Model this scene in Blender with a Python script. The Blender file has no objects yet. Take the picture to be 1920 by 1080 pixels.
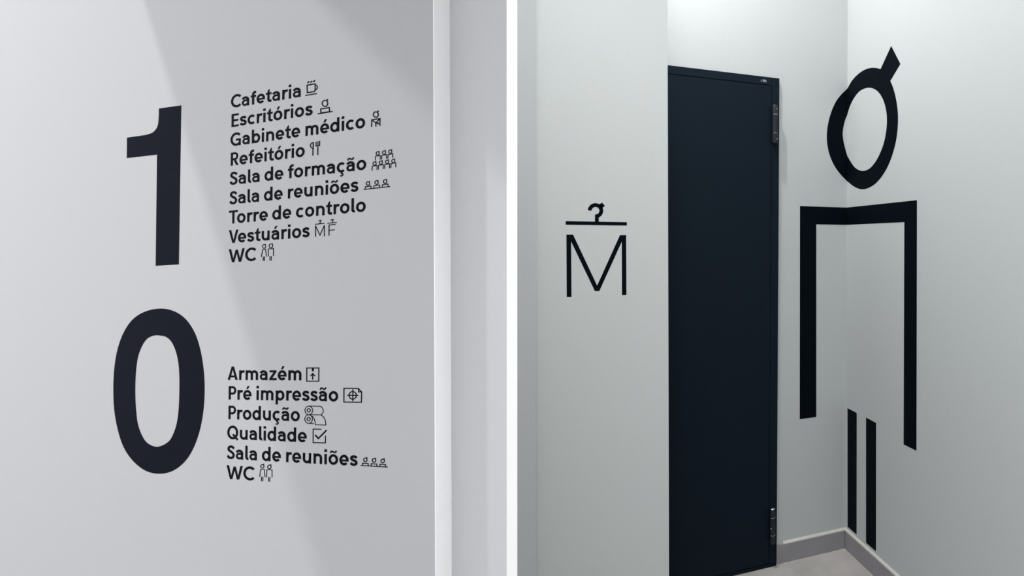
import bpy, bmesh, math
from mathutils import Vector

C = bpy.context.scene.collection
scene = bpy.context.scene

# ------------------------------------------------------------------ camera
F, CX, CY = 1093.0, 1445.0, 450.0          # focal length and principal point of a shifted lens, 1920x1080 frame
CAMH = 1.40
YAW = math.atan2(1.0, 2555.0 / F)          # world X runs along the wall with the door
cam_data = bpy.data.cameras.new('camera')
cam_data.sensor_width = 36.0
cam_data.sensor_fit = 'HORIZONTAL'
cam_data.lens = F / 1920 * 36.0
cam_data.shift_x = (960 - CX) / 1920
cam_data.shift_y = (CY - 540) / 1920
cam_data.clip_start = 0.02
cam = bpy.data.objects.new('camera', cam_data)
cam.location = (0, 0, CAMH)
cam.rotation_euler = (math.pi / 2, 0, -YAW)
C.objects.link(cam)
scene.camera = cam

# ------------------------------------------------------------------ world, exposure
world = bpy.data.worlds.new('world')
scene.world = world
world.use_nodes = True
bg = world.node_tree.nodes['Background']
bg.inputs['Color'].default_value = (0.95, 0.97, 1.0, 1)
bg.inputs['Strength'].default_value = 1.53
scene.view_settings.view_transform = 'Standard'
scene.view_settings.look = 'None'
scene.view_settings.exposure = 0.0
scene.view_settings.gamma = 1.0
scene.view_settings.use_curve_mapping = False


# ------------------------------------------------------------------ geometry of the place
CY_, SY_ = math.cos(YAW), math.sin(YAW)
CAM = Vector((0, 0, CAMH))


def c2w(x, y, z=0.0):
    """camera-aligned ground axes (x right, y ahead) to world axes"""
    return Vector((x * CY_ + y * SY_, -x * SY_ + y * CY_, z))


def at(u, v, depth):
    """point seen at u, v lying at that depth ahead of the camera"""
    return CAM + c2w((u - CX) / F * depth, depth, (CY - v) / F * depth)


class Plane:
    def __init__(self, p, n):
        self.p, self.n = Vector(p), Vector(n).normalized()
        if (CAM - self.p).dot(self.n) < 0:
            self.n = -self.n

    def hit(self, u, v, off=0.0):
        d = at(u, v, 1.0) - CAM
        p = self.p + self.n * off
        return CAM + d * ((p - CAM).dot(self.n) / d.dot(self.n))


def wall_dir(vpx):
    return c2w((vpx - CX) / F, 1.0).normalized()


Z = Vector((0, 0, 1))
# wall with the door, and its corner with the right wall
corner = at(1585.0, 1027, F * CAMH / (1027 - CY)); corner.z = 0
DOORW = Plane(corner, (0, 1, 0))
corner_top = DOORW.hit(1589.6, 0)
lean = (corner_top - corner) / corner_top.z
RIGHTW = Plane(corner, lean.cross(Vector((0, 1, 0))))
# nearer wall carrying the hanger sign, parallel to the door wall
near_edge = at(1253, 600, 1.75)
NEARW = Plane(near_edge, (0, 1, 0))
# wall with the directory, and the one recessed behind it
LVP = (-2580.0, 693.0)
sdir = wall_dir(LVP[0])                    # runs away to the left
sperp = Z.cross(sdir)
if sperp.dot(c2w(0, 1)) < 0:
    sperp = -sperp                         # points away from the camera
sign_edge = at(814, 540, 1.5)
SIGNW = Plane(sign_edge, sperp)
_r = None
for k in range(400):                       # thickness that shows a 30 px wide end
    q = sign_edge + sperp * (k * 0.0005)
    rel = q - CAM
    xx = rel.x * CY_ - rel.y * SY_; yy = rel.x * SY_ + rel.y * CY_
    if CX + F * xx / yy >= 843.5:
        WT = k * 0.0005
        break
RECESSW = Plane(sign_edge + sperp * WT, sperp)

P_EDGE = SIGNW.hit(120, -491)
LOW_CEIL = P_EDGE.z     # where the low ceiling starts along the directory wall


# ------------------------------------------------------------------ lights (lamps above the frame)
def point(name, loc, power, radius, color=(1, 1, 1)):
    l = bpy.data.lights.new(name, 'POINT')
    l.energy = power; l.shadow_soft_size = radius; l.color = color
    o = bpy.data.objects.new(name, l); o.location = loc
    C.objects.link(o)
    return o


def area(name, loc, power, sx, sy, rot=(0, 0, 0), color=(1, 1, 1)):
    l = bpy.data.lights.new(name, 'AREA')
    l.shape = 'RECTANGLE'; l.size = sx; l.size_y = sy; l.energy = power; l.color = color
    o = bpy.data.objects.new(name, l); o.location = loc; o.rotation_euler = rot
    C.objects.link(o)
    return o


RIGHT_CEIL = 3.55
lf = SIGNW.hit(120 - 0.305 * 2000, -491 - 2000)        # two lamps in the high stairwell left of the low ceiling
point('stairwell_lamp', lf - sperp * 4.0, 1150, 0.085, (1.0, 0.985, 0.975))
lf = SIGNW.hit(120 - 0.977 * 1100, -491 - 1100)
point('stairwell_lamp', lf - sperp * 2.8, 1350, 0.15, (0.97, 0.98, 1.0))
fc = DOORW.hit(1461.5, 147)                            # corner of the door frame
area('alcove_lamp', fc + Vector((-0.62, -0.41, 1.22)), 31, 0.05, 0.05, (0, 0, 0), (1.0, 1.0, 0.985))
tl = point('near_wall_fill_spot', c2w(-0.19, 0.55, RIGHT_CEIL - 0.15), 50, 0.05, (0.97, 1.0, 0.99))  # unseen spot added to brighten the near wall and spare the door wall
tl.data.type = 'SPOT'
tl.data.spot_size = math.radians(50); tl.data.spot_blend = 1.0
tl.rotation_euler = (c2w(-0.52, 1.62, 1.2) - tl.location).to_track_quat('-Z', 'Y').to_euler()
area('corridor_lamp', c2w(-0.12, 0.6, RIGHT_CEIL - 0.03), 39, 0.4, 0.4, (0, 0, -YAW), (0.97, 1.0, 0.99))


# ------------------------------------------------------------------ materials
def material(name, color, rough=0.6, metal=0.0, bump=0.0, bscale=300.0, mottling=0.0, mscale=4.0, spec=0.5):
    m = bpy.data.materials.new(name)
    m.use_nodes = True
    nt = m.node_tree
    b = nt.nodes['Principled BSDF']
    b.inputs['Base Color'].default_value = (*color, 1)
    b.inputs['Roughness'].default_value = rough
    b.inputs['Metallic'].default_value = metal
    b.inputs['Specular IOR Level'].default_value = spec
    tc = nt.nodes.new('ShaderNodeTexCoord')
    if mottling:
        n = nt.nodes.new('ShaderNodeTexNoise')
        n.inputs['Scale'].default_value = mscale
        n.inputs['Detail'].default_value = 6
        n.inputs['Roughness'].default_value = 0.6
        r = nt.nodes.new('ShaderNodeValToRGB')
        r.color_ramp.elements[0].position = 0.3
        r.color_ramp.elements[1].position = 0.7
        r.color_ramp.elements[0].color = (*[c * (1 - mottling) for c in color], 1)
        r.color_ramp.elements[1].color = (*[min(1, c * (1 + mottling)) for c in color], 1)
        nt.links.new(tc.outputs['Object'], n.inputs['Vector'])
        nt.links.new(n.outputs['Fac'], r.inputs['Fac'])
        nt.links.new(r.outputs['Color'], b.inputs['Base Color'])
    if bump:
        n2 = nt.nodes.new('ShaderNodeTexNoise')
        n2.inputs['Scale'].default_value = bscale
        n2.inputs['Detail'].default_value = 3
        bp = nt.nodes.new('ShaderNodeBump')
        bp.inputs['Strength'].default_value = bump
        bp.inputs['Distance'].default_value = 0.001
        nt.links.new(tc.outputs['Object'], n2.inputs['Vector'])
        nt.links.new(n2.outputs['Fac'], bp.inputs['Height'])
        nt.links.new(bp.outputs['Normal'], b.inputs['Normal'])
    return m


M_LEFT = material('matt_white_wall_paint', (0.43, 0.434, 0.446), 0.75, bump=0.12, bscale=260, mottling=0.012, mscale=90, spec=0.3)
M_RIGHT = material('matt_grey_white_wall_paint', (0.452, 0.472, 0.475), 0.7, bump=0.12, bscale=260, mottling=0.012, mscale=90, spec=0.3)
M_GUTTER = material('gutter_white', (0.985, 0.985, 0.985), 0.6, bump=0.03, bscale=200, spec=0.3)  # plain white of the gutter between the two views
M_RECESS_LIT = material('recess_paint_lightened_as_lit', (0.54, 0.545, 0.555), 0.75, bump=0.12, bscale=260, mottling=0.012, mscale=90, spec=0.3)  # wall paint made lighter, standing in for light the recess lacks
M_END_LIT = material('wall_end_paint_lightened_as_lit', (0.94, 0.94, 0.945), 0.6, bump=0.05, bscale=200, mottling=0.01, mscale=60, spec=0.3)  # whiter than the wall so its end reads as more strongly lit
M_CEIL = material('white_ceiling_paint', (0.6, 0.6, 0.6), 0.8, bump=0.1, bscale=200, spec=0.2)
M_NEAR_LIT = material('near_wall_paint_lightened_as_lit', (0.54, 0.552, 0.55), 0.7, bump=0.12, bscale=260, mottling=0.012, mscale=90, spec=0.3)  # same paint as the door wall, brightened to imitate more light
M_TILE = material('mottled_grey_stone_tile', (0.385, 0.362, 0.345), 0.5, bump=0.08, bscale=80, mottling=0.14, mscale=7)
M_SKIRT = material('grey_stone_skirting_tile', (0.245, 0.235, 0.252), 0.5, bump=0.08, bscale=90, mottling=0.07, mscale=9)
M_GROUT = material('pale_grout', (0.50, 0.49, 0.46), 0.8, bump=0.2, bscale=150, mottling=0.05, mscale=30)
M_BED = material('grey_tile_grout', (0.22, 0.21, 0.20), 0.85, bump=0.2, bscale=150, mottling=0.05, mscale=30)
M_JOINT = material('grey_floor_joint', (0.40, 0.385, 0.37), 0.8, bump=0.2, bscale=150, mottling=0.25, mscale=40)
M_DOOR = material('dark_navy_powder_coat', (0.0056, 0.0105, 0.0178), 0.5, bump=0.05, bscale=500, mottling=0.05, mscale=60, spec=0.07)
M_NAVY = material('navy_vinyl_film', (0.0048, 0.0060, 0.0125), 0.55, mottling=0.05, mscale=60, spec=0.02)
M_BLACK = material('black_vinyl_film', (0.0036, 0.0040, 0.0068), 0.55, mottling=0.05, mscale=60, spec=0.02)
M_SIGN = material('blue_black_vinyl_film', (0.0016, 0.0036, 0.0062), 0.5, mottling=0.05, mscale=60, spec=0.03)
M_CHROME = material('polished_steel', (0.75, 0.76, 0.78), 0.22, metal=1.0, mottling=0.03, mscale=50)
M_HINGE = material('dark_hinge_coat', (0.010, 0.013, 0.019), 0.4, mottling=0.05, mscale=60, spec=0.3)
M_PRINT = material('pale_print', (0.45, 0.47, 0.5), 0.6, mottling=0.03, mscale=60)


# ------------------------------------------------------------------ object helpers
def link_mesh(name, verts, faces, mat, parent=None, loc=None, smooth=False):
    """mesh from world coordinates; its origin goes to loc (default: the first vertex)"""
    loc = Vector(loc) if loc is not None else Vector(verts[0])
    me = bpy.data.meshes.new(name)
    me.from_pydata([tuple(Vector(v) - loc) for v in verts], [], faces)
    bm = bmesh.new(); bm.from_mesh(me)
    bmesh.ops.recalc_face_normals(bm, faces=bm.faces)
    bm.to_mesh(me); bm.free()
    if smooth:
        for p in me.polygons:
            p.use_smooth = True
    me.materials.append(mat)
    o = bpy.data.objects.new(name, me)
    C.objects.link(o)
    if parent is not None:
        o.parent = parent
        o.location = loc - world_loc(parent)
    else:
        o.location = loc
    return o


def world_loc(o):
    v = Vector(o.location)
    while o.parent:
        o = o.parent
        v = v + Vector(o.location)
    return v


def empty(name, loc, parent=None):
    o = bpy.data.objects.new(name, None)
    o.empty_display_size = 0.03
    C.objects.link(o)
    if parent is not None:
        o.parent = parent
        o.location = Vector(loc) - world_loc(parent)
    else:
        o.location = loc
    return o


def tag(o, label=None, cat=None, group=None, kind=None):
    if label: o['label'] = label
    if cat: o['category'] = cat
    if group: o['group'] = group
    if kind: o['kind'] = kind
    return o


def slab(name, pts, back, mat, parent=None):
    """prism: polygon pts (world) swept by the vector back"""
    n = len(pts)
    v = [Vector(p) for p in pts] + [Vector(p) + Vector(back) for p in pts]
    f = [tuple(range(n)), tuple(range(2 * n - 1, n - 1, -1))]
    f += [(i, i + n, (i + 1) % n + n, (i + 1) % n) for i in range(n)]
    return link_mesh(name, v, f, mat, parent)


def box(name, lo, hi, mat, parent=None, bevel=0.0):
    x0, y0, z0 = lo; x1, y1, z1 = hi
    o = slab(name, [(x0, y0, z0), (x1, y0, z0), (x1, y1, z0), (x0, y1, z0)], (0, 0, z1 - z0), mat, parent)
    if bevel:
        bm = bmesh.new(); bm.from_mesh(o.data)
        bmesh.ops.bevel(bm, geom=bm.edges[:], offset=bevel, segments=1, affect='EDGES')
        bm.to_mesh(o.data); bm.free()
    return o


def structure(o, label=None):
    o['kind'] = 'structure'
    if label: o['label'] = label
    return o


# ------------------------------------------------------------------ the setting
def zed(p, z):
    q = Vector(p); q.z = z
    return q


def vertical_edge(plane, u0, v0, u1, v1, z0, z1):
    """end points at heights z0, z1 of the straight line through two points seen on a plane"""
    a, b = plane.hit(u0, v0), plane.hit(u1, v1)
    d = (a - b) / (a.z - b.z)
    return b + d * (z0 - b.z), b + d * (z1 - b.z)


UP_CEIL = 5.9
# directory wall: a slab whose free end shows as the bright strip
e0, e1 = vertical_edge(SIGNW, 812, 0, 816, 1080, 0.0, UP_CEIL)
far0 = e0 + sdir * 5.5; far1 = zed(far0, UP_CEIL)
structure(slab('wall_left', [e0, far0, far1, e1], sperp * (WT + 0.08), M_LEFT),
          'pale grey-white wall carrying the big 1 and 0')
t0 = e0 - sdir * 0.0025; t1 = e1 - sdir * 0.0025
structure(slab('lit_end_cap', [t0, e0, e1, t1], sperp * (WT + 0.02), M_END_LIT), 'end face of the directory wall, coloured whiter to look more brightly lit')  # added thin cap; the end's extra brightness is in its colour
# recessed wall behind it, running behind the gutter slab
ra = RECESSW.hit(842, 540); ra.z = 0
ra = ra + sdir * 0.02
rb = RECESSW.hit(957, 540); rb.z = 0
structure(slab('wall_recess', [ra, rb, zed(rb, UP_CEIL), zed(ra, UP_CEIL)], sperp * 0.10, M_RECESS_LIT),
          'set back pale wall strip between the bright edge and the white gutter')
# white gutter between the two views, added as a thin slab end-on
dv = c2w((960 - CX) / F, 1.0).normalized()
dz = 1.05
da = at(950, CY, dz); db = at(970, CY, dz)
for q in (da, db): q.z = 0
structure(slab('gutter_slab', [da, db, zed(db, RIGHT_CEIL), zed(da, RIGHT_CEIL)], dv * 1.0, M_GUTTER),
          'white gutter between the two views, built as a thin slab end-on')
# near wall with the hanger sign
n0, n1 = vertical_edge(NEARW, 1251.5, 0, 1254.5, 1080, 0.0, RIGHT_CEIL)
m0 = NEARW.hit(966, 540); m0.z = 0
structure(slab('wall_near', [m0, n0, n1, zed(m0, RIGHT_CEIL)], (0, 0.12, 0), M_NEAR_LIT),
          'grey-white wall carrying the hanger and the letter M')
# door wall and right wall
b0 = Vector((corner.x - 2.3, corner.y, 0))
ct = corner + lean * RIGHT_CEIL
structure(slab('wall_back', [b0, corner, ct, zed(b0, RIGHT_CEIL)], (0, 0.12, 0), M_RIGHT),
          'grey-white wall holding the dark navy door')
wb_y = c2w(0.45, -1.0).y
r0 = Vector((corner.x, wb_y, 0))
structure(slab('wall_right', [corner, r0, r0 + lean * RIGHT_CEIL, ct], Vector((0.12, 0, 0)), M_RIGHT),
          'grey-white wall right of the corner')
wb = c2w(0.45, -1.0)
structure(slab('wall_behind', [wb, Vector((corner.x + 0.1, wb.y, 0)), Vector((corner.x + 0.1, wb.y, RIGHT_CEIL)), zed(wb, RIGHT_CEIL)], (0, -0.12, 0), M_RIGHT),
          'corridor wall behind the viewer')
# ceilings
nd = -sperp                                                # towards the camera
q0 = c2w(-0.02, -1.2); qm = at(957, CY, 0.1); q1 = at(957, CY, 1.75)
low = [zed(P_EDGE, LOW_CEIL), zed(P_EDGE + nd * 3.0, LOW_CEIL), zed(q0, LOW_CEIL), zed(qm, LOW_CEIL), zed(q1, LOW_CEIL), zed(sign_edge + sperp * 0.05, LOW_CEIL)]
structure(slab('ceiling', low, (0, 0, 0.10), M_CEIL), 'low white ceiling over the directory wall')
hi = [zed(q0, RIGHT_CEIL), zed(qm, RIGHT_CEIL), zed(q1, RIGHT_CEIL), Vector((m0.x - 0.3, corner.y + 0.12, RIGHT_CEIL)),
      Vector((corner.x + 0.2, corner.y + 0.12, RIGHT_CEIL)), Vector((corner.x + 0.2, q0.y, RIGHT_CEIL))]
structure(slab('ceiling', hi, (0, 0, 0.10), M_CEIL), 'high white ceiling over the door alcove')
structure(slab('light_block_beam', [zed(qm, 2.35), zed(q1, 2.35), zed(q1, RIGHT_CEIL), zed(qm, RIGHT_CEIL)], c2w(-0.02, 0), M_CEIL), 'unseen white beam added to keep right-hand lamp light off the left side')  # unseen beam, hung low to stop right-hand lamps spilling left
# floor: a bed with large stone tiles
floor = structure(box('floor', (-6.6, -3.0, -0.06), (corner.x + 0.12, 4.6, -0.0025), M_BED))
T = 0.60
tile0 = box('tile', (corner.x - 0.004 - T + 0.003, corner.y - 0.004 - T + 0.003, -0.012), (corner.x - 0.004, corner.y - 0.004, 0.0), M_TILE, floor, 0.001)
base_loc = Vector(tile0.location)
for i in range(12):
    for j in range(-4, 8):
        if (i or j) and (j >= 0 or i > 3):
            t = tile0.copy()
            C.objects.link(t)
            t.location = base_loc + Vector((-i * T, -j * T, 0))
# skirting: tiles capped by a pale bead
bb = structure(empty('baseboard_back', corner))
dend = DOORW.hit(1456.2, 1054, 0.014)                 # foot of the door frame
x0 = dend.x + 0.0005
box('tile', (x0, corner.y - 0.009, 0.001), (corner.x - 0.0095, corner.y, 0.083), M_SKIRT, bb, 0.001)


def bead(name, a, b, out, parent, mat=M_GROUT, z0=0.083, z1=0.094, w=0.009):
    a, b, out = Vector(a), Vector(b), Vector(out)
    prof = [(0.0, z0), (w, z0), (w, z0 + (z1 - z0) * 0.35), (0.0, z1)]
    v = [a + out * p + Z * h for p, h in prof] + [b + out * p + Z * h for p, h in prof]
    f = [(0, 1, 2, 3), (7, 6, 5, 4)] + [(i, (i + 1) % 4, (i + 1) % 4 + 4, i + 4) for i in range(4)]
    return link_mesh(name, v, f, mat, parent)


xb = DOORW.hit(1467.5, 1015).x
bead('bead', (xb, corner.y, 0), (corner.x, corner.y, 0), (0, -1, 0), bb)
bead('floor_joint', (x0, corner.y - 0.009, 0), (corner.x, corner.y - 0.009, 0), (0, -1, 0), bb, M_JOINT, 0.0, 0.003, 0.002)
br = structure(empty('baseboard_right', corner))
for i in range(5):
    y1 = corner.y - 0.0095 - i * T
    box('tile', (corner.x - 0.009, y1 - T + 0.003, 0.001), (corner.x + 0.001, y1, 0.083), M_SKIRT, br, 0.001)
bead('bead', (corner.x + 0.001, corner.y - 0.002, 0), (corner.x + 0.001, corner.y - 3.0, 0), (-1, 0, 0), br)
bead('floor_joint', (corner.x - 0.009, corner.y - 0.009, 0), (corner.x - 0.009, corner.y - 3.0, 0), (-1, 0, 0), br, M_JOINT, 0.0, 0.003, 0.002)


# ------------------------------------------------------------------ flat shapes on walls
def smooth_path(pts, n=6, closed=False):
    """Catmull-Rom through the points"""
    N = len(pts); out = []
    rng = range(N) if closed else range(N - 1)
    for i in rng:
        if closed:
            p0, p1, p2, p3 = pts[i - 1], pts[i], pts[(i + 1) % N], pts[(i + 2) % N]
        else:
            p1, p2 = pts[i], pts[i + 1]
            p0 = pts[i - 1] if i else (2 * p1[0] - p2[0], 2 * p1[1] - p2[1])
            p3 = pts[i + 2] if i + 2 < N else (2 * p2[0] - p1[0], 2 * p2[1] - p1[1])
        for k in range(n):
            t = k / n
            out.append(tuple(0.5 * (2 * p1[a] + (p2[a] - p0[a]) * t + (2 * p0[a] - 5 * p1[a] + 4 * p2[a] - p3[a]) * t * t
                                    + (3 * p1[a] - p0[a] - 3 * p2[a] + p3[a]) * t ** 3) for a in (0, 1)))
    if not closed:
        out.append(tuple(pts[-1]))
    return out


def arc(cx, cy, rx, ry, a0, a1, n=None):
    n = n or max(3, int(abs(a1 - a0) / 12))
    return [(cx + rx * math.cos(math.radians(a0 + (a1 - a0) * k / n)),
             cy + ry * math.sin(math.radians(a0 + (a1 - a0) * k / n))) for k in range(n + 1)]


def ribbon(pts, w, closed=False):
    """band of even width along a path with mitred joins and butt ends -> (verts, faces)"""
    P = [Vector(p) for p in pts]
    if closed and (P[0] - P[-1]).length < 1e-9:
        P.pop()
    N = len(P); V = []
    for i in range(N):
        a = P[i - 1] if (closed or i) else None
        b = P[(i + 1) % N] if (closed or i < N - 1) else None
        d1 = (P[i] - a).normalized() if a is not None else None
        d2 = (b - P[i]).normalized() if b is not None else None
        if d1 is None: d1 = d2
        if d2 is None: d2 = d1
        n1 = Vector((-d1.y, d1.x)); n2 = Vector((-d2.y, d2.x))
        m = n1 + n2
        if m.length < 1e-6: m = n1
        m.normalize()
        m = m * (w / 2 / max(0.35, m.dot(n1)))
        V += [P[i] + m, P[i] - m]
    Fc = [(2 * i, 2 * i + 1, 2 * ((i + 1) % N) + 1, 2 * ((i + 1) % N)) for i in range(N if closed else N - 1)]
    return [tuple(v) for v in V], Fc


def poly(pts):
    return [tuple(p) for p in pts], [tuple(range(len(pts)))]


def between(a, b, closed=False):
    """band between two matching paths"""
    N = min(len(a), len(b)); V = []
    for i in range(N): V += [a[i], b[i]]
    return V, [(2 * i, 2 * i + 1, 2 * ((i + 1) % N) + 1, 2 * ((i + 1) % N)) for i in range(N if closed else N - 1)]


def resample(pts, n, closed=False):
    P = [Vector(p) for p in pts] + ([Vector(pts[0])] if closed else [])
    L = [0.0]
    for i in range(1, len(P)): L.append(L[-1] + (P[i] - P[i - 1]).length)
    out = []; j = 0
    m = n if closed else n - 1
    for k in range(n):
        t = L[-1] * k / m
        while j < len(L) - 2 and L[j + 1] < t: j += 1
        s = (t - L[j]) / max(1e-12, L[j + 1] - L[j])
        out.append(tuple(P[j].lerp(P[j + 1], min(1, s))))
    return out


FILM = 0.0004


def film(name, shapes, fn, mat, parent, loc=None, extra=0.0):
    """cut film of real thickness: shapes are (verts, faces) in 2-D, fn maps (p, lift) onto the wall"""
    V, Fs = [], []
    for k, (sv, sf) in enumerate(shapes):
        lift = FILM + k * 8e-6 + extra
        base = len(V); n = len(sv)
        V += [fn(p, lift) for p in sv] + [fn(p, 0.00005) for p in sv]
        cnt = {}
        for f in sf:
            Fs.append(tuple(base + i for i in f))
            for a, b in zip(f, f[1:] + f[:1]):
                cnt[frozenset((a, b))] = cnt.get(frozenset((a, b)), []) + [(a, b)]
        for e in cnt.values():
            if len(e) == 1:
                a, b = e[0]
                Fs.append((base + b, base + a, base + a + n, base + b + n))
    return link_mesh(name, V, Fs, mat, parent, loc)


def on(plane, ox=0.0, oy=0.0, s=1.0):
    def fn(p, lift):
        q = plane.hit(ox + p[0] / s, oy + p[1] / s)
        return q + plane.n * lift
    return fn


# ------------------------------------------------------------------ glyphs of a bold geometric sans, cap height 1
W = 0.174; h = W / 2; X = 0.72; TH = 0.135


def R(pts, w=W): return ribbon(pts, w)
def OV(cx, cy, rx, ry, w=W): return ribbon(arc(cx, cy, rx, ry, 0, 360, 36), w, True)
def SQ(x0, y0, x1, y1): return poly([(x0, y0), (x1, y0), (x1, y1), (x0, y1)])


def g_a():
    return [R(arc(0.275, 0.445, 0.225, 0.195, 158, 0) + [(0.50, 0.0)]),
            R([(0.50, 0.415), (0.25, 0.415)] + arc(0.25, 0.246, 0.168, 0.17, 90, 270)[1:] + [(0.33, 0.082), (0.42, 0.125), (0.50, 0.21)], 0.15)]


def g_s(sx, sy, pts, w=W): return [R(smooth_path([(x * sx, y * sy) for x, y in pts], 5), w)]


SPTS = [(0.475, 0.55), (0.39, 0.62), (0.28, 0.638), (0.16, 0.61), (0.105, 0.525), (0.15, 0.435), (0.28, 0.375),
        (0.41, 0.315), (0.46, 0.21), (0.40, 0.115), (0.28, 0.082), (0.15, 0.11), (0.06, 0.19)]
SCAP = [(0.565, 0.77), (0.47, 0.88), (0.335, 0.917), (0.20, 0.88), (0.135, 0.765), (0.18, 0.645), (0.33, 0.545),
        (0.49, 0.43), (0.55, 0.28), (0.48, 0.135), (0.33, 0.083), (0.17, 0.12), (0.065, 0.25)]
OX, OY, ORX, ORY = 0.335, 0.36, 0.25, 0.283


def acute(cx): return [poly([(cx - 0.10, 0.795), (cx + 0.03, 0.795), (cx + 0.16, 1.02), (cx + 0.0, 1.02)])]
def tilde(cx): return [R(smooth_path([(cx - 0.2, 0.80), (cx - 0.165, 0.90), (cx - 0.09, 0.925), (cx, 0.885), (cx + 0.09, 0.85), (cx + 0.165, 0.885), (cx + 0.2, 0.98)], 4), 0.105)]
def cedilla(cx): return [R([(cx, 0.06), (cx - 0.02, -0.06)], 0.10), R(smooth_path([(cx - 0.04, -0.06), (cx + 0.06, -0.08), (cx + 0.10, -0.16), (cx + 0.04, -0.24), (cx - 0.09, -0.245)], 4), 0.10)]


G = {   # name: (strokes, width, left bearing, right bearing)
    'a': (g_a(), 0.585, 0.05, 0.085),
    'b': ([R([(h, 0), (h, 1.03)]), OV(0.335, OY, 0.24, ORY)], 0.66, 0.09, 0.05),
    'd': ([R([(0.565, 0), (0.565, 1.03)]), OV(0.315, OY, 0.24, ORY)], 0.65, 0.05, 0.09),
    'p': ([R([(h, -0.30), (h, X)]), OV(0.335, OY, 0.24, ORY)], 0.66, 0.09, 0.05),
    'o': ([OV(OX, OY, ORX, ORY)], 0.67, 0.05, 0.05),
    'c': ([R(arc(OX, OY, ORX, ORY, 48, 312))], 0.60, 0.05, 0.03),
    'e': ([R(arc(0.32, OY, 0.24, ORY, -2, 318)), R([(0.09, 0.335), (0.645, 0.335)], TH)], 0.645, 0.05, 0.045),
    'f': ([R([(0.21, 0), (0.21, 0.78)] + arc(0.37, 0.80, 0.16, 0.135, 180, 95)[0:] + [(0.44, 0.935)]), R([(0.02, 0.635), (0.44, 0.635)], 0.15)], 0.44, 0.02, 0.0),
    't': ([poly([(0.125, 0.25), (0.293, 0.25), (0.293, 0.97), (0.24, 0.97), (0.125, 0.80)]),
           R([(0.209, 0.30), (0.209, 0.20)] + arc(0.33, 0.20, 0.121, 0.118, 180, 270)[1:] + [(0.44, 0.088)]),
           R([(0.01, 0.635), (0.44, 0.635)], 0.15)], 0.44, 0.02, 0.02),
    'r': ([R([(h, 0), (h, X)]), R(smooth_path([(h, 0.36), (0.12, 0.52), (0.21, 0.61), (0.32, 0.632), (0.415, 0.625)], 4))], 0.415, 0.09, 0.0),
    'i': ([R([(h, 0), (h, X)]), SQ(-0.01, 0.86, 0.178, 1.04)], 0.17, 0.085, 0.085),
    'l': ([R([(h, 1.03), (h, 0.2)] + arc(0.205, 0.2, 0.12, 0.115, 180, 270)[1:] + [(0.245, 0.085)])], 0.245, 0.085, 0.03),
    'n': ([R([(h, 0), (h, X)]), R([(h, 0.36)] + arc(0.31, 0.41, 0.225, 0.228, 180, 0) + [(0.535, 0)])], 0.62, 0.09, 0.08),
    'm': ([R([(h, 0), (h, X)]), R([(h, 0.36)] + arc(0.283, 0.44, 0.198, 0.198, 180, 0) + [(0.481, 0)]),
           R([(0.481, 0.36)] + arc(0.679, 0.44, 0.198, 0.198, 180, 0) + [(0.877, 0)])], 0.965, 0.09, 0.085),
    'u': ([R([(0.525, X), (0.525, 0)]), R([(0.525, 0.36)] + arc(0.305, 0.31, 0.22, 0.228, 0, -180) + [(h, X)])], 0.61, 0.085, 0.09),
    's': (g_s(1, 1, SPTS), 0.53, 0.035, 0.04),
    'z': ([R([(0.03, 0.645), (0.55, 0.645)], 0.15), R([(0.02, 0.075), (0.57, 0.075)], 0.15), poly([(0.02, 0.12), (0.22, 0.12), (0.55, 0.60), (0.35, 0.60)])], 0.575, 0.04, 0.04),
    'C': ([R(arc(0.475, 0.5, 0.39, 0.425, 44, 316))], 0.79, 0.04, 0.03),
    'G': ([R(arc(0.475, 0.5, 0.39, 0.425, 44, 322)), R([(0.765, 0.0), (0.765, 0.52)], 0.15), R([(0.46, 0.455), (0.84, 0.455)], 0.15)], 0.84, 0.04, 0.08),
    'E': ([R([(h, 0), (h, 1)]), R([(0, 0.925), (0.57, 0.925)], 0.15), R([(0, 0.50), (0.53, 0.50)], 0.15), R([(0, 0.075), (0.57, 0.075)], 0.15)], 0.57, 0.09, 0.05),
    'R': ([R([(h, 0), (h, 1)]), R([(0, 0.925), (0.33, 0.925)] + arc(0.33, 0.70, 0.19, 0.225, 90, -90)[1:] + [(0, 0.475)], 0.155), poly([(0.22, 0.45), (0.40, 0.45), (0.63, 0.0), (0.435, 0.0)])], 0.63, 0.09, 0.03),
    'P': ([R([(h, 0), (h, 1)]), R([(0, 0.925), (0.33, 0.925)] + arc(0.33, 0.685, 0.195, 0.24, 90, -90)[1:] + [(0, 0.445)], 0.155)], 0.60, 0.09, 0.02),
    'S': (g_s(1, 1, SCAP), 0.635, 0.04, 0.04),
    'T': ([R([(0.0, 0.922), (0.71, 0.922)], 0.156), R([(0.355, 0), (0.355, 0.9)])], 0.71, 0.02, -0.10),
    'V': ([poly([(0, 1), (0.185, 1), (0.385, 0.22), (0.585, 1), (0.765, 1), (0.475, 0), (0.295, 0)])], 0.765, 0.01, -0.07),
    'W': ([poly([(0, 1), (0.18, 1), (0.345, 0.26), (0.52, 0.93), (0.68, 0.93), (0.855, 0.26), (1.02, 1), (1.20, 1), (0.94, 0), (0.77, 0), (0.60, 0.66), (0.43, 0), (0.26, 0)])], 1.20, 0.01, 0.0),
    'A': ([poly([(0, 0), (0.185, 0), (0.40, 0.78), (0.615, 0), (0.80, 0), (0.49, 1), (0.31, 1)]), R([(0.17, 0.265), (0.63, 0.265)], 0.14)], 0.80, 0.01, 0.02),
    'Q': ([OV(0.435, 0.5, 0.35, 0.425), R([(0.45, 0.36), (0.84, -0.04)], 0.15)], 0.85, 0.04, 0.08),
}
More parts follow.
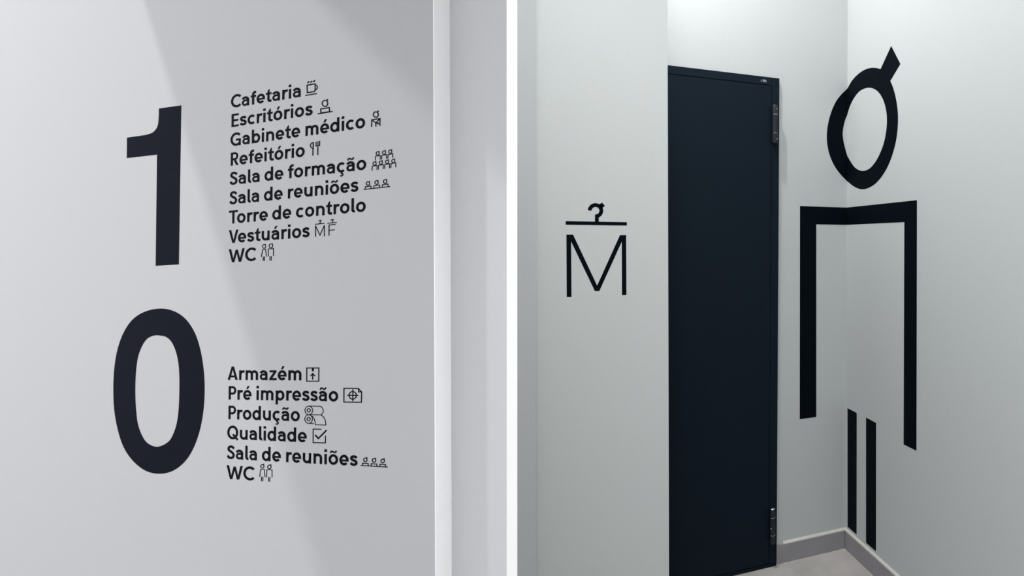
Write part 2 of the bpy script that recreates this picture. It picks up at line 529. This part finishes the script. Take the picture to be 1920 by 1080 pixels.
G['ó'] = (G['o'][0] + acute(0.34),) + G['o'][1:]
G['é'] = (G['e'][0] + acute(0.33),) + G['e'][1:]
G['á'] = (G['a'][0] + acute(0.30),) + G['a'][1:]
G['ã'] = (G['a'][0] + tilde(0.30),) + G['a'][1:]
G['õ'] = (G['o'][0] + tilde(0.335),) + G['o'][1:]
G['ç'] = (G['c'][0] + cedilla(0.335),) + G['c'][1:]
SPACE = 0.27


def text_line(words, x0, y0, x1, cap, label):
    """one line of directory lettering; (x0, y0) is where its baseline starts on the wall, x1 where it ends"""
    u = 0.0; spots = []
    for ch in words:
        if ch == ' ':
            u += SPACE; continue
        st, w, lb, rb = G[ch]
        if spots: u += lb
        spots.append((ch, u)); u += w; end = u; u += rb
    D = x0 - LVP[0]
    # projective run along the wall: x = LVP + D / (1 - s u / D)
    total = D * (1 - D / (x1 - LVP[0]))
    s = total / end

    def fn(p, lift):
        k = 1.0 / (1.0 - s * p[0] / D)
        px = LVP[0] + D * k + k * p[1] * cap * 0.0115
        py = LVP[1] + (y0 - LVP[1]) * k - k * p[1] * cap
        return SIGNW.hit(px, py) + SIGNW.n * lift
    root = empty('directory_lettering', fn((0, 0), 0.0))
    tag(root, label, 'lettering', 'directory lines on the left wall')
    for ch, du in spots:
        film('letter', G[ch][0], lambda p, l, du=du: fn((p[0] + du, p[1]), l), M_BLACK, root, fn((du, 0), 0.0))
    return root


LINES = [
    ('Cafetaria', 433.2, 202.8, 563.8, 24.3, 'black lettering reading Cafetaria, topmost line beside the big 1'),
    ('Escritórios', 434.2, 238.5, 585.8, 24.3, 'black lettering reading Escritórios, just under Cafetaria'),
    ('Gabinete médico', 432.2, 274.6, 684.5, 24.4, 'black lettering reading Gabinete médico, just under Escritórios'),
    ('Refeitório', 432.8, 310.9, 571.2, 24.4, 'black lettering reading Refeitório, just under Gabinete médico'),
    ('Sala de formação', 430.6, 347.3, 686.6, 24.4, 'black lettering reading Sala de formação, just under Refeitório'),
    ('Sala de reuniões', 430.0, 383.8, 671.5, 24.4, 'black lettering reading Sala de reuniões, above Torre de controlo'),
    ('Torre de controlo', 429.4, 419.8, 685.6, 24.5, 'black lettering reading Torre de controlo, no pictogram after it'),
    ('Vestuários', 429.0, 456.3, 580.2, 24.6, 'black lettering reading Vestuários, just under Torre de controlo'),
    ('WC', 428.8, 492.2, 479.8, 24.7, 'black lettering reading WC, last line beside the big 1'),
    ('Armazém', 427.0, 712.3, 565.2, 25.0, 'black lettering reading Armazém, topmost line beside the big 0'),
    ('Pré impressão', 428.8, 749.0, 634.0, 25.1, 'black lettering reading Pré impressão, just under Armazém'),
    ('Produção', 428.4, 785.9, 562.0, 25.2, 'black lettering reading Produção, just under Pré impressão'),
    ('Qualidade', 426.2, 823.0, 575.0, 25.3, 'black lettering reading Qualidade, just under Produção'),
    ('Sala de reuniões', 425.3, 860.2, 670.1, 25.4, 'black lettering reading Sala de reuniões, just under Qualidade'),
    ('WC', 424.8, 897.6, 476.6, 25.5, 'black lettering reading WC, bottom line beside the big 0'),
]
for a in LINES:
    text_line(*a)

# ------------------------------------------------------------------ big numerals
f1 = on(SIGNW, 200, 170, 3.085)
one = [(303, 103), (432, 85), (418, 1005), (284, 1013), (292, 370), (117, 390), (118, 272), (228, 256)] + \
      smooth_path([(228, 256), (268, 241), (293, 210), (301, 165), (303, 103)], 5)[1:-1]
tag(film('numeral', [poly(one)], f1, M_NAVY, None, f1((284, 1013), 0)),
    'large navy digit 1 beside the upper list', 'numeral', 'floor numerals on the left wall')
f0 = on(SIGNW, 190, 560, 3.086)
outer = [(345, 57), (425, 74), (490, 120), (540, 195), (572, 290), (591, 400), (598, 510), (593, 630), (574, 745), (540, 850), (490, 935),
         (420, 993), (340, 1013), (258, 996), (185, 940), (130, 860), (95, 755), (75, 640), (70, 520), (76, 400), (95, 290), (130, 195), (182, 120), (255, 74)]
inner = [(330, 212), (372, 220), (405, 248), (430, 300), (446, 370), (452, 450), (452, 535), (449, 620), (440, 705), (420, 775), (388, 828),
         (325, 857), (268, 836), (235, 790), (212, 725), (202, 650), (197, 560), (198, 470), (204, 390), (216, 325), (238, 270), (262, 235), (285, 220), (308, 213)]
tag(film('numeral', [between(smooth_path(outer, 4, True), smooth_path(inner, 4, True), True)], f0, M_NAVY, None, f0((340, 1013), 0)),
    'large navy digit 0 beside the lower list', 'numeral', 'floor numerals on the left wall')


# ------------------------------------------------------------------ pictograms of the directory
def pict(label, ox, oy, s, parts):
    fn = on(SIGNW, ox, oy, s)
    first = parts[0][1][0][0][0]
    root = empty('pictogram', fn(first, 0))
    tag(root, label, 'pictogram', 'line pictograms on the left wall')
    for name, shapes in parts:
        film(name, shapes, fn, M_BLACK, root, fn(shapes[0][0][0], 0))
    return root


def ring(cx, cy, rx, ry, w): return ribbon(arc(cx, cy, rx, ry, 0, 360, 28), w, True)
def loop(pts, w): return ribbon(pts, w, True)


def head(cx, cy, r, w, tx, ty): return ('head', [ring(cx, cy, r, r * 1.08, w), ribbon([(cx + r * 0.55, cy - r * 0.95), (tx, ty)], w * 1.15)])


A = 9.6
pict('line pictogram of a steaming cup on a saucer after Cafetaria', 420, 140, A, [
    ('cup', [loop([(1497, 190), (1643, 165), (1640, 285), (1628, 303), (1500, 326)], 20)]),
    ('handle', [ribbon(smooth_path([(1645, 190), (1672, 195), (1681, 225), (1670, 258), (1640, 278)], 4), 18)]),
    ('saucer', [ribbon([(1464, 376), (1674, 339)], 18)]),
    ('steam', [ribbon([(1503, 152), (1536, 120)], 22)]), ('steam', [ribbon([(1556, 145), (1588, 112)], 22)]), ('steam', [ribbon([(1605, 134), (1640, 101)], 22)])])
pict('line pictogram of a person behind a laptop after Escritórios', 560, 140, A, [
    head(475, 518, 50, 20, 528, 442),
    ('laptop', [loop([(398, 617), (553, 592), (556, 666), (400, 690)], 20)]), ('desk', [ribbon([(345, 706), (610, 661)], 20)])])
pict('line pictogram of a doctor in a coat after Gabinete médico', 560, 140, A, [
    head(1390, 718, 45, 20, 1442, 652),
    ('coat', [ribbon([(1315, 942), (1318, 812), (1464, 790), (1463, 922)], 20),
              ribbon([(1328, 818), (1392, 872), (1452, 798)], 20), ribbon([(1391, 868), (1389, 934)], 20)]),
    ('stethoscope', [poly(arc(1428, 878, 19, 19, 0, 345, 15))])])
pict('line pictogram of a knife and fork after Refeitório', 560, 250, A, [
    ('knife', [ribbon([(265, 157), (255, 402)], 20), ribbon(smooth_path([(266, 166), (232, 178), (213, 215), (225, 252), (258, 282)], 4), 18)]),
    ('fork', [ribbon([(316, 150), (313, 228)], 17), ribbon([(348, 143), (347, 222)], 17), ribbon([(380, 136), (378, 216)], 17),
              ribbon([(306, 232), (387, 216)], 18), ribbon([(346, 240), (345, 391)], 19)])])
ps = []
for k in range(3):
    dx, dy = 113 * k, -15 * k
    ps += [head(1424 + dx, 361 + dy, 28, 16, 1455 + dx, 320 + dy), ('shoulders', [ribbon([(1381 + dx, 488 + dy), (1384 + dx, 411 + dy), (1470 + dx, 399 + dy), (1468 + dx, 474 + dy)], 15)])]
for k in range(4):
    dx, dy = 112.5 * k, -15.5 * k
    ps += [head(1367 + dx, 544 + dy, 28, 16, 1399 + dx, 502 + dy), ('shoulders', [ribbon([(1322 + dx, 669 + dy), (1326 + dx, 591 + dy), (1412 + dx, 579 + dy), (1410 + dx, 658 + dy)], 15)])]
pict('line pictogram of seven people in two rows after Sala de formação', 560, 250, A, ps)
ps = [('table', [ribbon([(1169, 243), (1647, 189)], 16)])]
for k in range(3):
    dx, dy = 154 * k, -18 * k
    ps += [head(1249 + dx, 135 + dy, 30, 17, 1283 + dx, 94 + dy), ('laptop', [ribbon([(1199 + dx, 232 + dy), (1203 + dx, 192 + dy), (1301 + dx, 180 + dy), (1301 + dx, 220 + dy)], 16)])]
pict('line pictogram of three people at a table, upper list', 560, 330, A, ps)
ps = []
for k in range(2):
    dx, dy = 200 * k, -15 * k
    ps += [('hanger', [ribbon([(1489 + dx, 179 + dy), (1642 + dx, 163 + dy)], 14),
                       ribbon(smooth_path([(1546 + dx, 131 + dy), (1556 + dx, 118 + dy), (1574 + dx, 116 + dy), (1582 + dx, 128 + dy), (1570 + dx, 148 + dy), (1567 + dx, 168 + dy)], 4), 14),
                       ribbon([(1576 + dx, 122 + dy), (1588 + dx, 108 + dy)], 13)])]
ps += [('letter', [ribbon([(1497, 382), (1497, 200)], 15), ribbon([(1640, 374), (1640, 192)], 15), ribbon([(1497, 206), (1568, 356), (1640, 198)], 14)]),
       ('letter', [ribbon([(1716, 364), (1716, 184)], 15), ribbon([(1710, 191), (1822, 181)], 15), ribbon([(1716, 276), (1809, 268)], 14)])]
pict('line pictogram of hangers over M and F after Vestuários', 420, 400, 8.71, ps)
pict('line pictogram of a woman and a man after the upper WC', 420, 400, 8.71, [
    head(655, 540, 27, 13, 682, 504), ('dress', [ribbon([(611, 712), (633, 590), (678, 584), (696, 707)], 13)]),
    ('leg', [ribbon([(642, 705), (641, 776)], 13)]), ('leg', [ribbon([(661, 704), (660, 776)], 13)]),
    head(768, 530, 29, 14, 797, 494), ('jacket', [ribbon([(724, 703), (724, 582), (809, 574), (809, 697)], 13)]),
    ('leg', [ribbon([(752, 699), (751, 772)], 13)]), ('leg', [ribbon([(773, 698), (772, 771)], 13)])])
pict('line pictogram of a box with an upward arrow after Armazém', 420, 670, A, [
    ('box', [loop([(1491, 191), (1708, 191), (1706, 429), (1490, 429)], 19)]), ('tape', [ribbon([(1600, 191), (1600, 252)], 37)]),
    ('arrow', [ribbon([(1598, 402), (1598, 302)], 21), ribbon([(1558, 336), (1598, 293), (1639, 336)], 20)])])
pict('line pictogram of a page with a registration mark after Pré impressão', 560, 670, A, [
    ('page', [loop([(816, 557), (1075, 560), (1134, 622), (1130, 808), (815, 804)], 19)]),
    ('fold', [ribbon([(1079, 566), (1080, 621), (1130, 623)], 19)]),
    ('registration_mark', [ring(973, 684, 66, 68, 19), ribbon([(874, 682), (1075, 685)], 17), ribbon([(976, 575), (975, 790)], 17)])])
pict('line pictogram of two paper rolls after Produção', 560, 750, A, [
    ('roll', [ring(183, 187, 68, 77, 14), ring(183, 186, 28, 30, 16),
              ribbon([(185, 110), (370, 112)] + arc(370, 192, 74, 80, -90, 62)[1:] , 14), ribbon([(215, 263), (408, 268)], 14)]),
    ('roll', [ring(180, 343, 68, 77, 14), ring(180, 343, 28, 30, 16), ribbon([(190, 419), (272, 425)], 14)]),
    ('sheet', [ribbon(smooth_path([(236, 284), (272, 322), (292, 380), (301, 445)], 4) + [(492, 451)] , 14),
               ribbon(smooth_path([(400, 268), (448, 306), (482, 376), (491, 455)], 4), 14)])])
pict('line pictogram of a ticked box after Qualidade', 560, 750, A, [
    ('box', [ribbon([(411, 526), (263, 523), (261, 766), (482, 771), (484, 640)], 17)]),
    ('tick', [ribbon([(298, 628), (355, 692), (504, 542)], 26)])])
ps = [('table', [ribbon([(1117, 602), (1606, 630)], 16)])]
for k in range(3):
    dx, dy = 156 * k, 10 * k
    ps += [head(1201 + dx, 500 + dy, 31, 18, 1236 + dx, 458 + dy), ('laptop', [ribbon([(1150 + dx, 604 + dy), (1151 + dx, 560 + dy), (1252 + dx, 566 + dy), (1252 + dx, 608 + dy)], 17)])]
pict('line pictogram of three people at a table, lower list', 560, 810, A, ps)
pict('line pictogram of a woman and a man after the lower WC', 420, 810, A, [
    head(692, 617, 29, 15, 722, 576), ('dress', [ribbon([(643, 806), (662, 670), (728, 673), (740, 812)], 14)]),
    ('leg', [ribbon([(677, 803), (677, 886)], 14)]), ('leg', [ribbon([(700, 803), (700, 886)], 14)]),
    head(818, 627, 31, 16, 850, 584), ('jacket', [ribbon([(769, 814), (771, 677), (866, 682), (866, 816)], 14)]),
    ('leg', [ribbon([(802, 811), (802, 893)], 14)]), ('leg', [ribbon([(826, 812), (826, 894)], 14)])])

# ------------------------------------------------------------------ changing room sign on the near wall
fn = on(NEARW, 1030, 360, 4.911)
hs = empty('hanger_sign', fn((432, 300), 0))
tag(hs, 'blue-black clothes hanger sign above the large letter M', 'sign')
film('hanger_bar', [poly([(150, 268), (714, 278), (714, 309), (150, 301)])], fn, M_SIGN, hs, fn((150, 301), 0))
film('hook', [ribbon(arc(425, 172, 54, 52, 182, 440), 35), poly([(420, 207), (455, 207), (455, 280), (420, 280)])], fn, M_SIGN, hs, fn((420, 270), 0))
film('hook_tip', [poly([(455, 120), (485, 96), (512, 128), (482, 152)])], fn, M_SIGN, hs, fn((485, 96), 0))
tag(film('letter_sign', [poly([(157, 393), (219, 393), (440, 862), (650, 397), (707, 397), (710, 948), (669, 950), (667, 457), (460, 912), (419, 912), (200, 455), (204, 967), (160, 967)])],
         fn, M_SIGN, None, fn((160, 967), 0)), 'blue-black outline letter M under the hanger bar', 'sign')

# ------------------------------------------------------------------ person wrapped round the corner
pf = empty('person_pictogram', corner + lean * 0.12)
tag(pf, 'large black person pictogram wrapped around the corner right of the door', 'pictogram')


def corner_u(v): return 1589.6 + (1585.0 - 1589.6) * v / 1027.0


def cxl(y, ox, oy, s): return ((corner_u(oy + y / s) - ox) * s, y)


hx = (1530, 70, 3.6)
c_ = lambda y: cxl(y, *hx)
ol = smooth_path([c_(346), (178, 378), (140, 425), (108, 490), (84, 570), (73, 655), (78, 735), (98, 812), (132, 880), (172, 932), c_(970)], 5)
il = smooth_path([c_(522), (196, 560), (184, 610), (180, 655), (186, 705), (197, 752), c_(797)], 5)
orr = smooth_path([c_(346), (245, 290), (290, 244), (340, 214), (390, 205), (440, 217), (482, 258), (515, 325), (538, 405), (551, 490), (554, 560), (549, 640),
                   (536, 720), (510, 810), (478, 885), (436, 950), (385, 1000), (320, 1026), (262, 1010), c_(970)], 5)
ir = smooth_path([c_(522), (232, 458), (262, 402), (302, 358), (355, 340), (405, 355), (443, 400), (467, 462), (478, 530), (477, 605), (464, 690), (440, 765),
                  (405, 835), (362, 885), (315, 902), (270, 885), (238, 846), c_(797)], 5)
hd = empty('head', DOORW.hit(1590, 250), pf)
film('ring_half', [between(resample(ol, 60), resample(il, 60))], on(DOORW, *hx), M_SIGN, hd)
film('ring_half', [between(resample(orr, 90), resample(ir, 90))], on(RIGHTW, *hx), M_SIGN, hd)
film('tuft', [poly([(428, 232), (508, 58), (570, 180), (494, 308)])], on(RIGHTW, *hx), M_SIGN, hd, None, 1.5e-4)
bx_ = (1480, 360, 2.16)
c_ = lambda y: cxl(y, *bx_)
bd = empty('body', DOORW.hit(1588, 400), pf)
film('arm', [poly([(43, 57), c_(63), c_(133), (109, 131), (109, 911), (42, 920)])], on(DOORW, *bx_), M_SIGN, bd)
film('arm', [poly([c_(63), (517, 33), (515, 1048), (463, 1022), (466, 122), c_(133)])], on(RIGHTW, *bx_), M_SIGN, bd)
fl = on(RIGHTW, 1560, 750, 3.6)
film('leg', [poly([(105, 55), (167, 87), (166, 908), (106, 856)])], fl, M_SIGN, pf)
film('leg', [poly([(230, 118), (298, 155), (297, 1022), (230, 963)])], fl, M_SIGN, pf)

# ------------------------------------------------------------------ door
PRO = 0.014                                # how far the frame stands out of the wall


def dpt(u, v, off): return DOORW.hit(u, v, off)


door = empty('door_1', dpt(1400, 1070, 0))
structure(door, 'dark navy metal door with two barrel hinges, partly hidden by the near wall')


def dpix(x, y, off=PRO):
    """front-plane coordinates along the wall"""
    return dpt(x, y, off)


tr = dpix(1461.5, 147); br_ = dpix(1456.2, 1054)
zt, zb = tr.z, br_.z
lean_d = (tr.x - br_.x) / (zt - zb)
width = 0.98


def dp(a, z, off):
    """a metres left of the frame's right edge, at height z, standing off the wall"""
    return Vector((br_.x + lean_d * (z - zb) - a, corner.y - off, z))


ST = (tr - dpix(1447.5, 147)).length       # stile width
HD = (dpix(1447, 147).z - dpix(1447, 161.5).z)   # header height
G_ = 0.0012


def dslab(name, a0, a1, z0, z1, off0, off1, mat, parent, bevel=0.001):
    o = slab(name, [dp(a0, z0, off1), dp(a1, z0, off1), dp(a1, z1, off1), dp(a0, z1, off1)], (0, off1 - off0, 0), mat, parent)
    if bevel:
        bm = bmesh.new(); bm.from_mesh(o.data)
        bmesh.ops.bevel(bm, geom=bm.edges[:], offset=bevel, segments=2, affect='EDGES')
        bm.to_mesh(o.data); bm.free()
    return o


dslab('door_frame', 0, ST, zb, zt, 0.0, PRO, M_DOOR, door)
dslab('door_frame', ST + 0.0002, width - ST, zt - HD, zt, 0.0, PRO, M_DOOR, door)
dslab('door_frame', width - ST + 0.0002, width, zb, zt, 0.0, PRO, M_DOOR, door)
dslab('door_leaf', ST + G_, width - ST - G_, zb + 0.001, zt - HD - G_, 0.002, PRO - 0.0015, M_DOOR, door)
dslab('threshold', 0.002, width, 0.001, zb - 0.002, 0.0, PRO - 0.003, M_DOOR, door, 0)


def lathe(name, base, prof, mat, parent, n=24, smooth=True):
    """prof: (radius, height) pairs about a vertical axis"""
    V, Fs = [], []
    for r, z in prof:
        for k in range(n):
            t = 2 * math.pi * k / n
            V.append(Vector(base) + Vector((r * math.cos(t), r * math.sin(t), z)))
    for i in range(len(prof) - 1):
        for k in range(n):
            Fs.append((i * n + k, i * n + (k + 1) % n, (i + 1) * n + (k + 1) % n, (i + 1) * n + k))
    Fs.append(tuple(range(n - 1, -1, -1))); Fs.append(tuple((len(prof) - 1) * n + k for k in range(n)))
    o = link_mesh(name, V, Fs, mat, parent, base, smooth)
    if smooth:
        try:
            o.data.set_sharp_from_angle(angle=math.radians(35))
        except Exception:
            pass
    return o


def hinge(uc, v_top, v_bot, label, screws=((0.115, -55), (0.885, -55))):
    off = PRO + 0.017
    top, bot = dpt(uc, v_top, off), dpt(uc, v_bot, off)
    Lh = top.z - bot.z; r = 0.0116
    base = Vector((bot.x, bot.y, bot.z))
    # leaf plates carrying the barrel
    y0 = corner.y - PRO + 0.001
    hg = box('hinge', (base.x - 0.007, base.y + 0.002, bot.z + 0.004), (base.x + 0.007, y0, top.z - 0.004), M_HINGE, door, 0.002)
    hg['label'] = label
    seg = [(0.0, 0.255), (0.268, 0.735), (0.75, 1.0)]
    for i, (a, b) in enumerate(seg):
        za, zb_ = a * Lh, b * Lh
        c = 0.0025
        prof = [(r - c, za), (r, za + c), (r, zb_ - c), (r - c, zb_)]
        if i == 2:
            prof = [(r - c, za), (r, za + c), (r, zb_ - 0.006), (r * 0.92, zb_ - 0.003), (r * 0.7, zb_ - 0.001), (r * 0.35, zb_ + 0.001)]
        lathe('knuckle', base, prof, M_HINGE, hg)
    for a, b in ((0.255, 0.268), (0.735, 0.75)):
        k = lathe('washer', base, [(r * 0.97, a * Lh), (r * 1.05, a * Lh + 0.0004), (r * 1.05, b * Lh - 0.0004), (r * 0.97, b * Lh)], M_CHROME, hg)
        k['label'] = 'polished washer'
    for t, deg in screws:
        ang = math.radians(deg)
        cpos = base + Vector((r * 0.98 * math.cos(ang), r * 0.98 * math.sin(ang), t * Lh))
        V, Fs = [], []
        d = Vector((math.cos(ang), math.sin(ang), 0)); sx = Vector((-d.y, d.x, 0))
        rings = [(0.0026, -0.001), (0.0026, 0.0004), (0.0018, 0.0012), (0.0006, 0.0016)]
        for rr, hh in rings:
            for k in range(10):
                th = 2 * math.pi * k / 10
                V.append(cpos + d * hh + sx * rr * math.cos(th) + Z * rr * math.sin(th))
        for i in range(3):
            for k in range(10):
                Fs.append((i * 10 + k, i * 10 + (k + 1) % 10, (i + 1) * 10 + (k + 1) % 10, (i + 1) * 10 + k))
        Fs.append(tuple(30 + k for k in range(10)))
        s = link_mesh('screw', V, Fs, M_CHROME, hg, cpos, True)
        s['label'] = 'small polished screw'
    return hg


hinge(1452.7, 196.3, 269.2, 'upper dark barrel hinge')
hg2 = hinge(1448.4, 952.5, 1020.0, 'lower dark barrel hinge', ((0.45, 214),))
# polished finial on the lower hinge, seen from above
tp = dpt(1448.4, 955, PRO + 0.017)
fi = lathe('finial', Vector((tp.x, tp.y, tp.z + 0.0005)), [(0.011, 0), (0.0108, 0.002), (0.0085, 0.0045), (0.0045, 0.006), (0.001, 0.0064)], M_CHROME, hg2)
fi['label'] = 'polished domed cap'
# tiny printed number on the header
pn = on(DOORW, 1230, 90, 4.32)
fp = lambda p, l: DOORW.hit(1230 + p[0] / 4.32, 90 + p[1] / 4.32, PRO) + DOORW.n * l
film('room_number', [ribbon([(853, 256), (852, 273)], 3.2), ribbon([(863, 262), (868, 257), (868, 275)], 3.4), ribbon([(874, 263), (878, 258), (878, 276)], 3.4),
                     ring(888, 268, 4, 7.5, 3)], fp, M_PRINT, door)
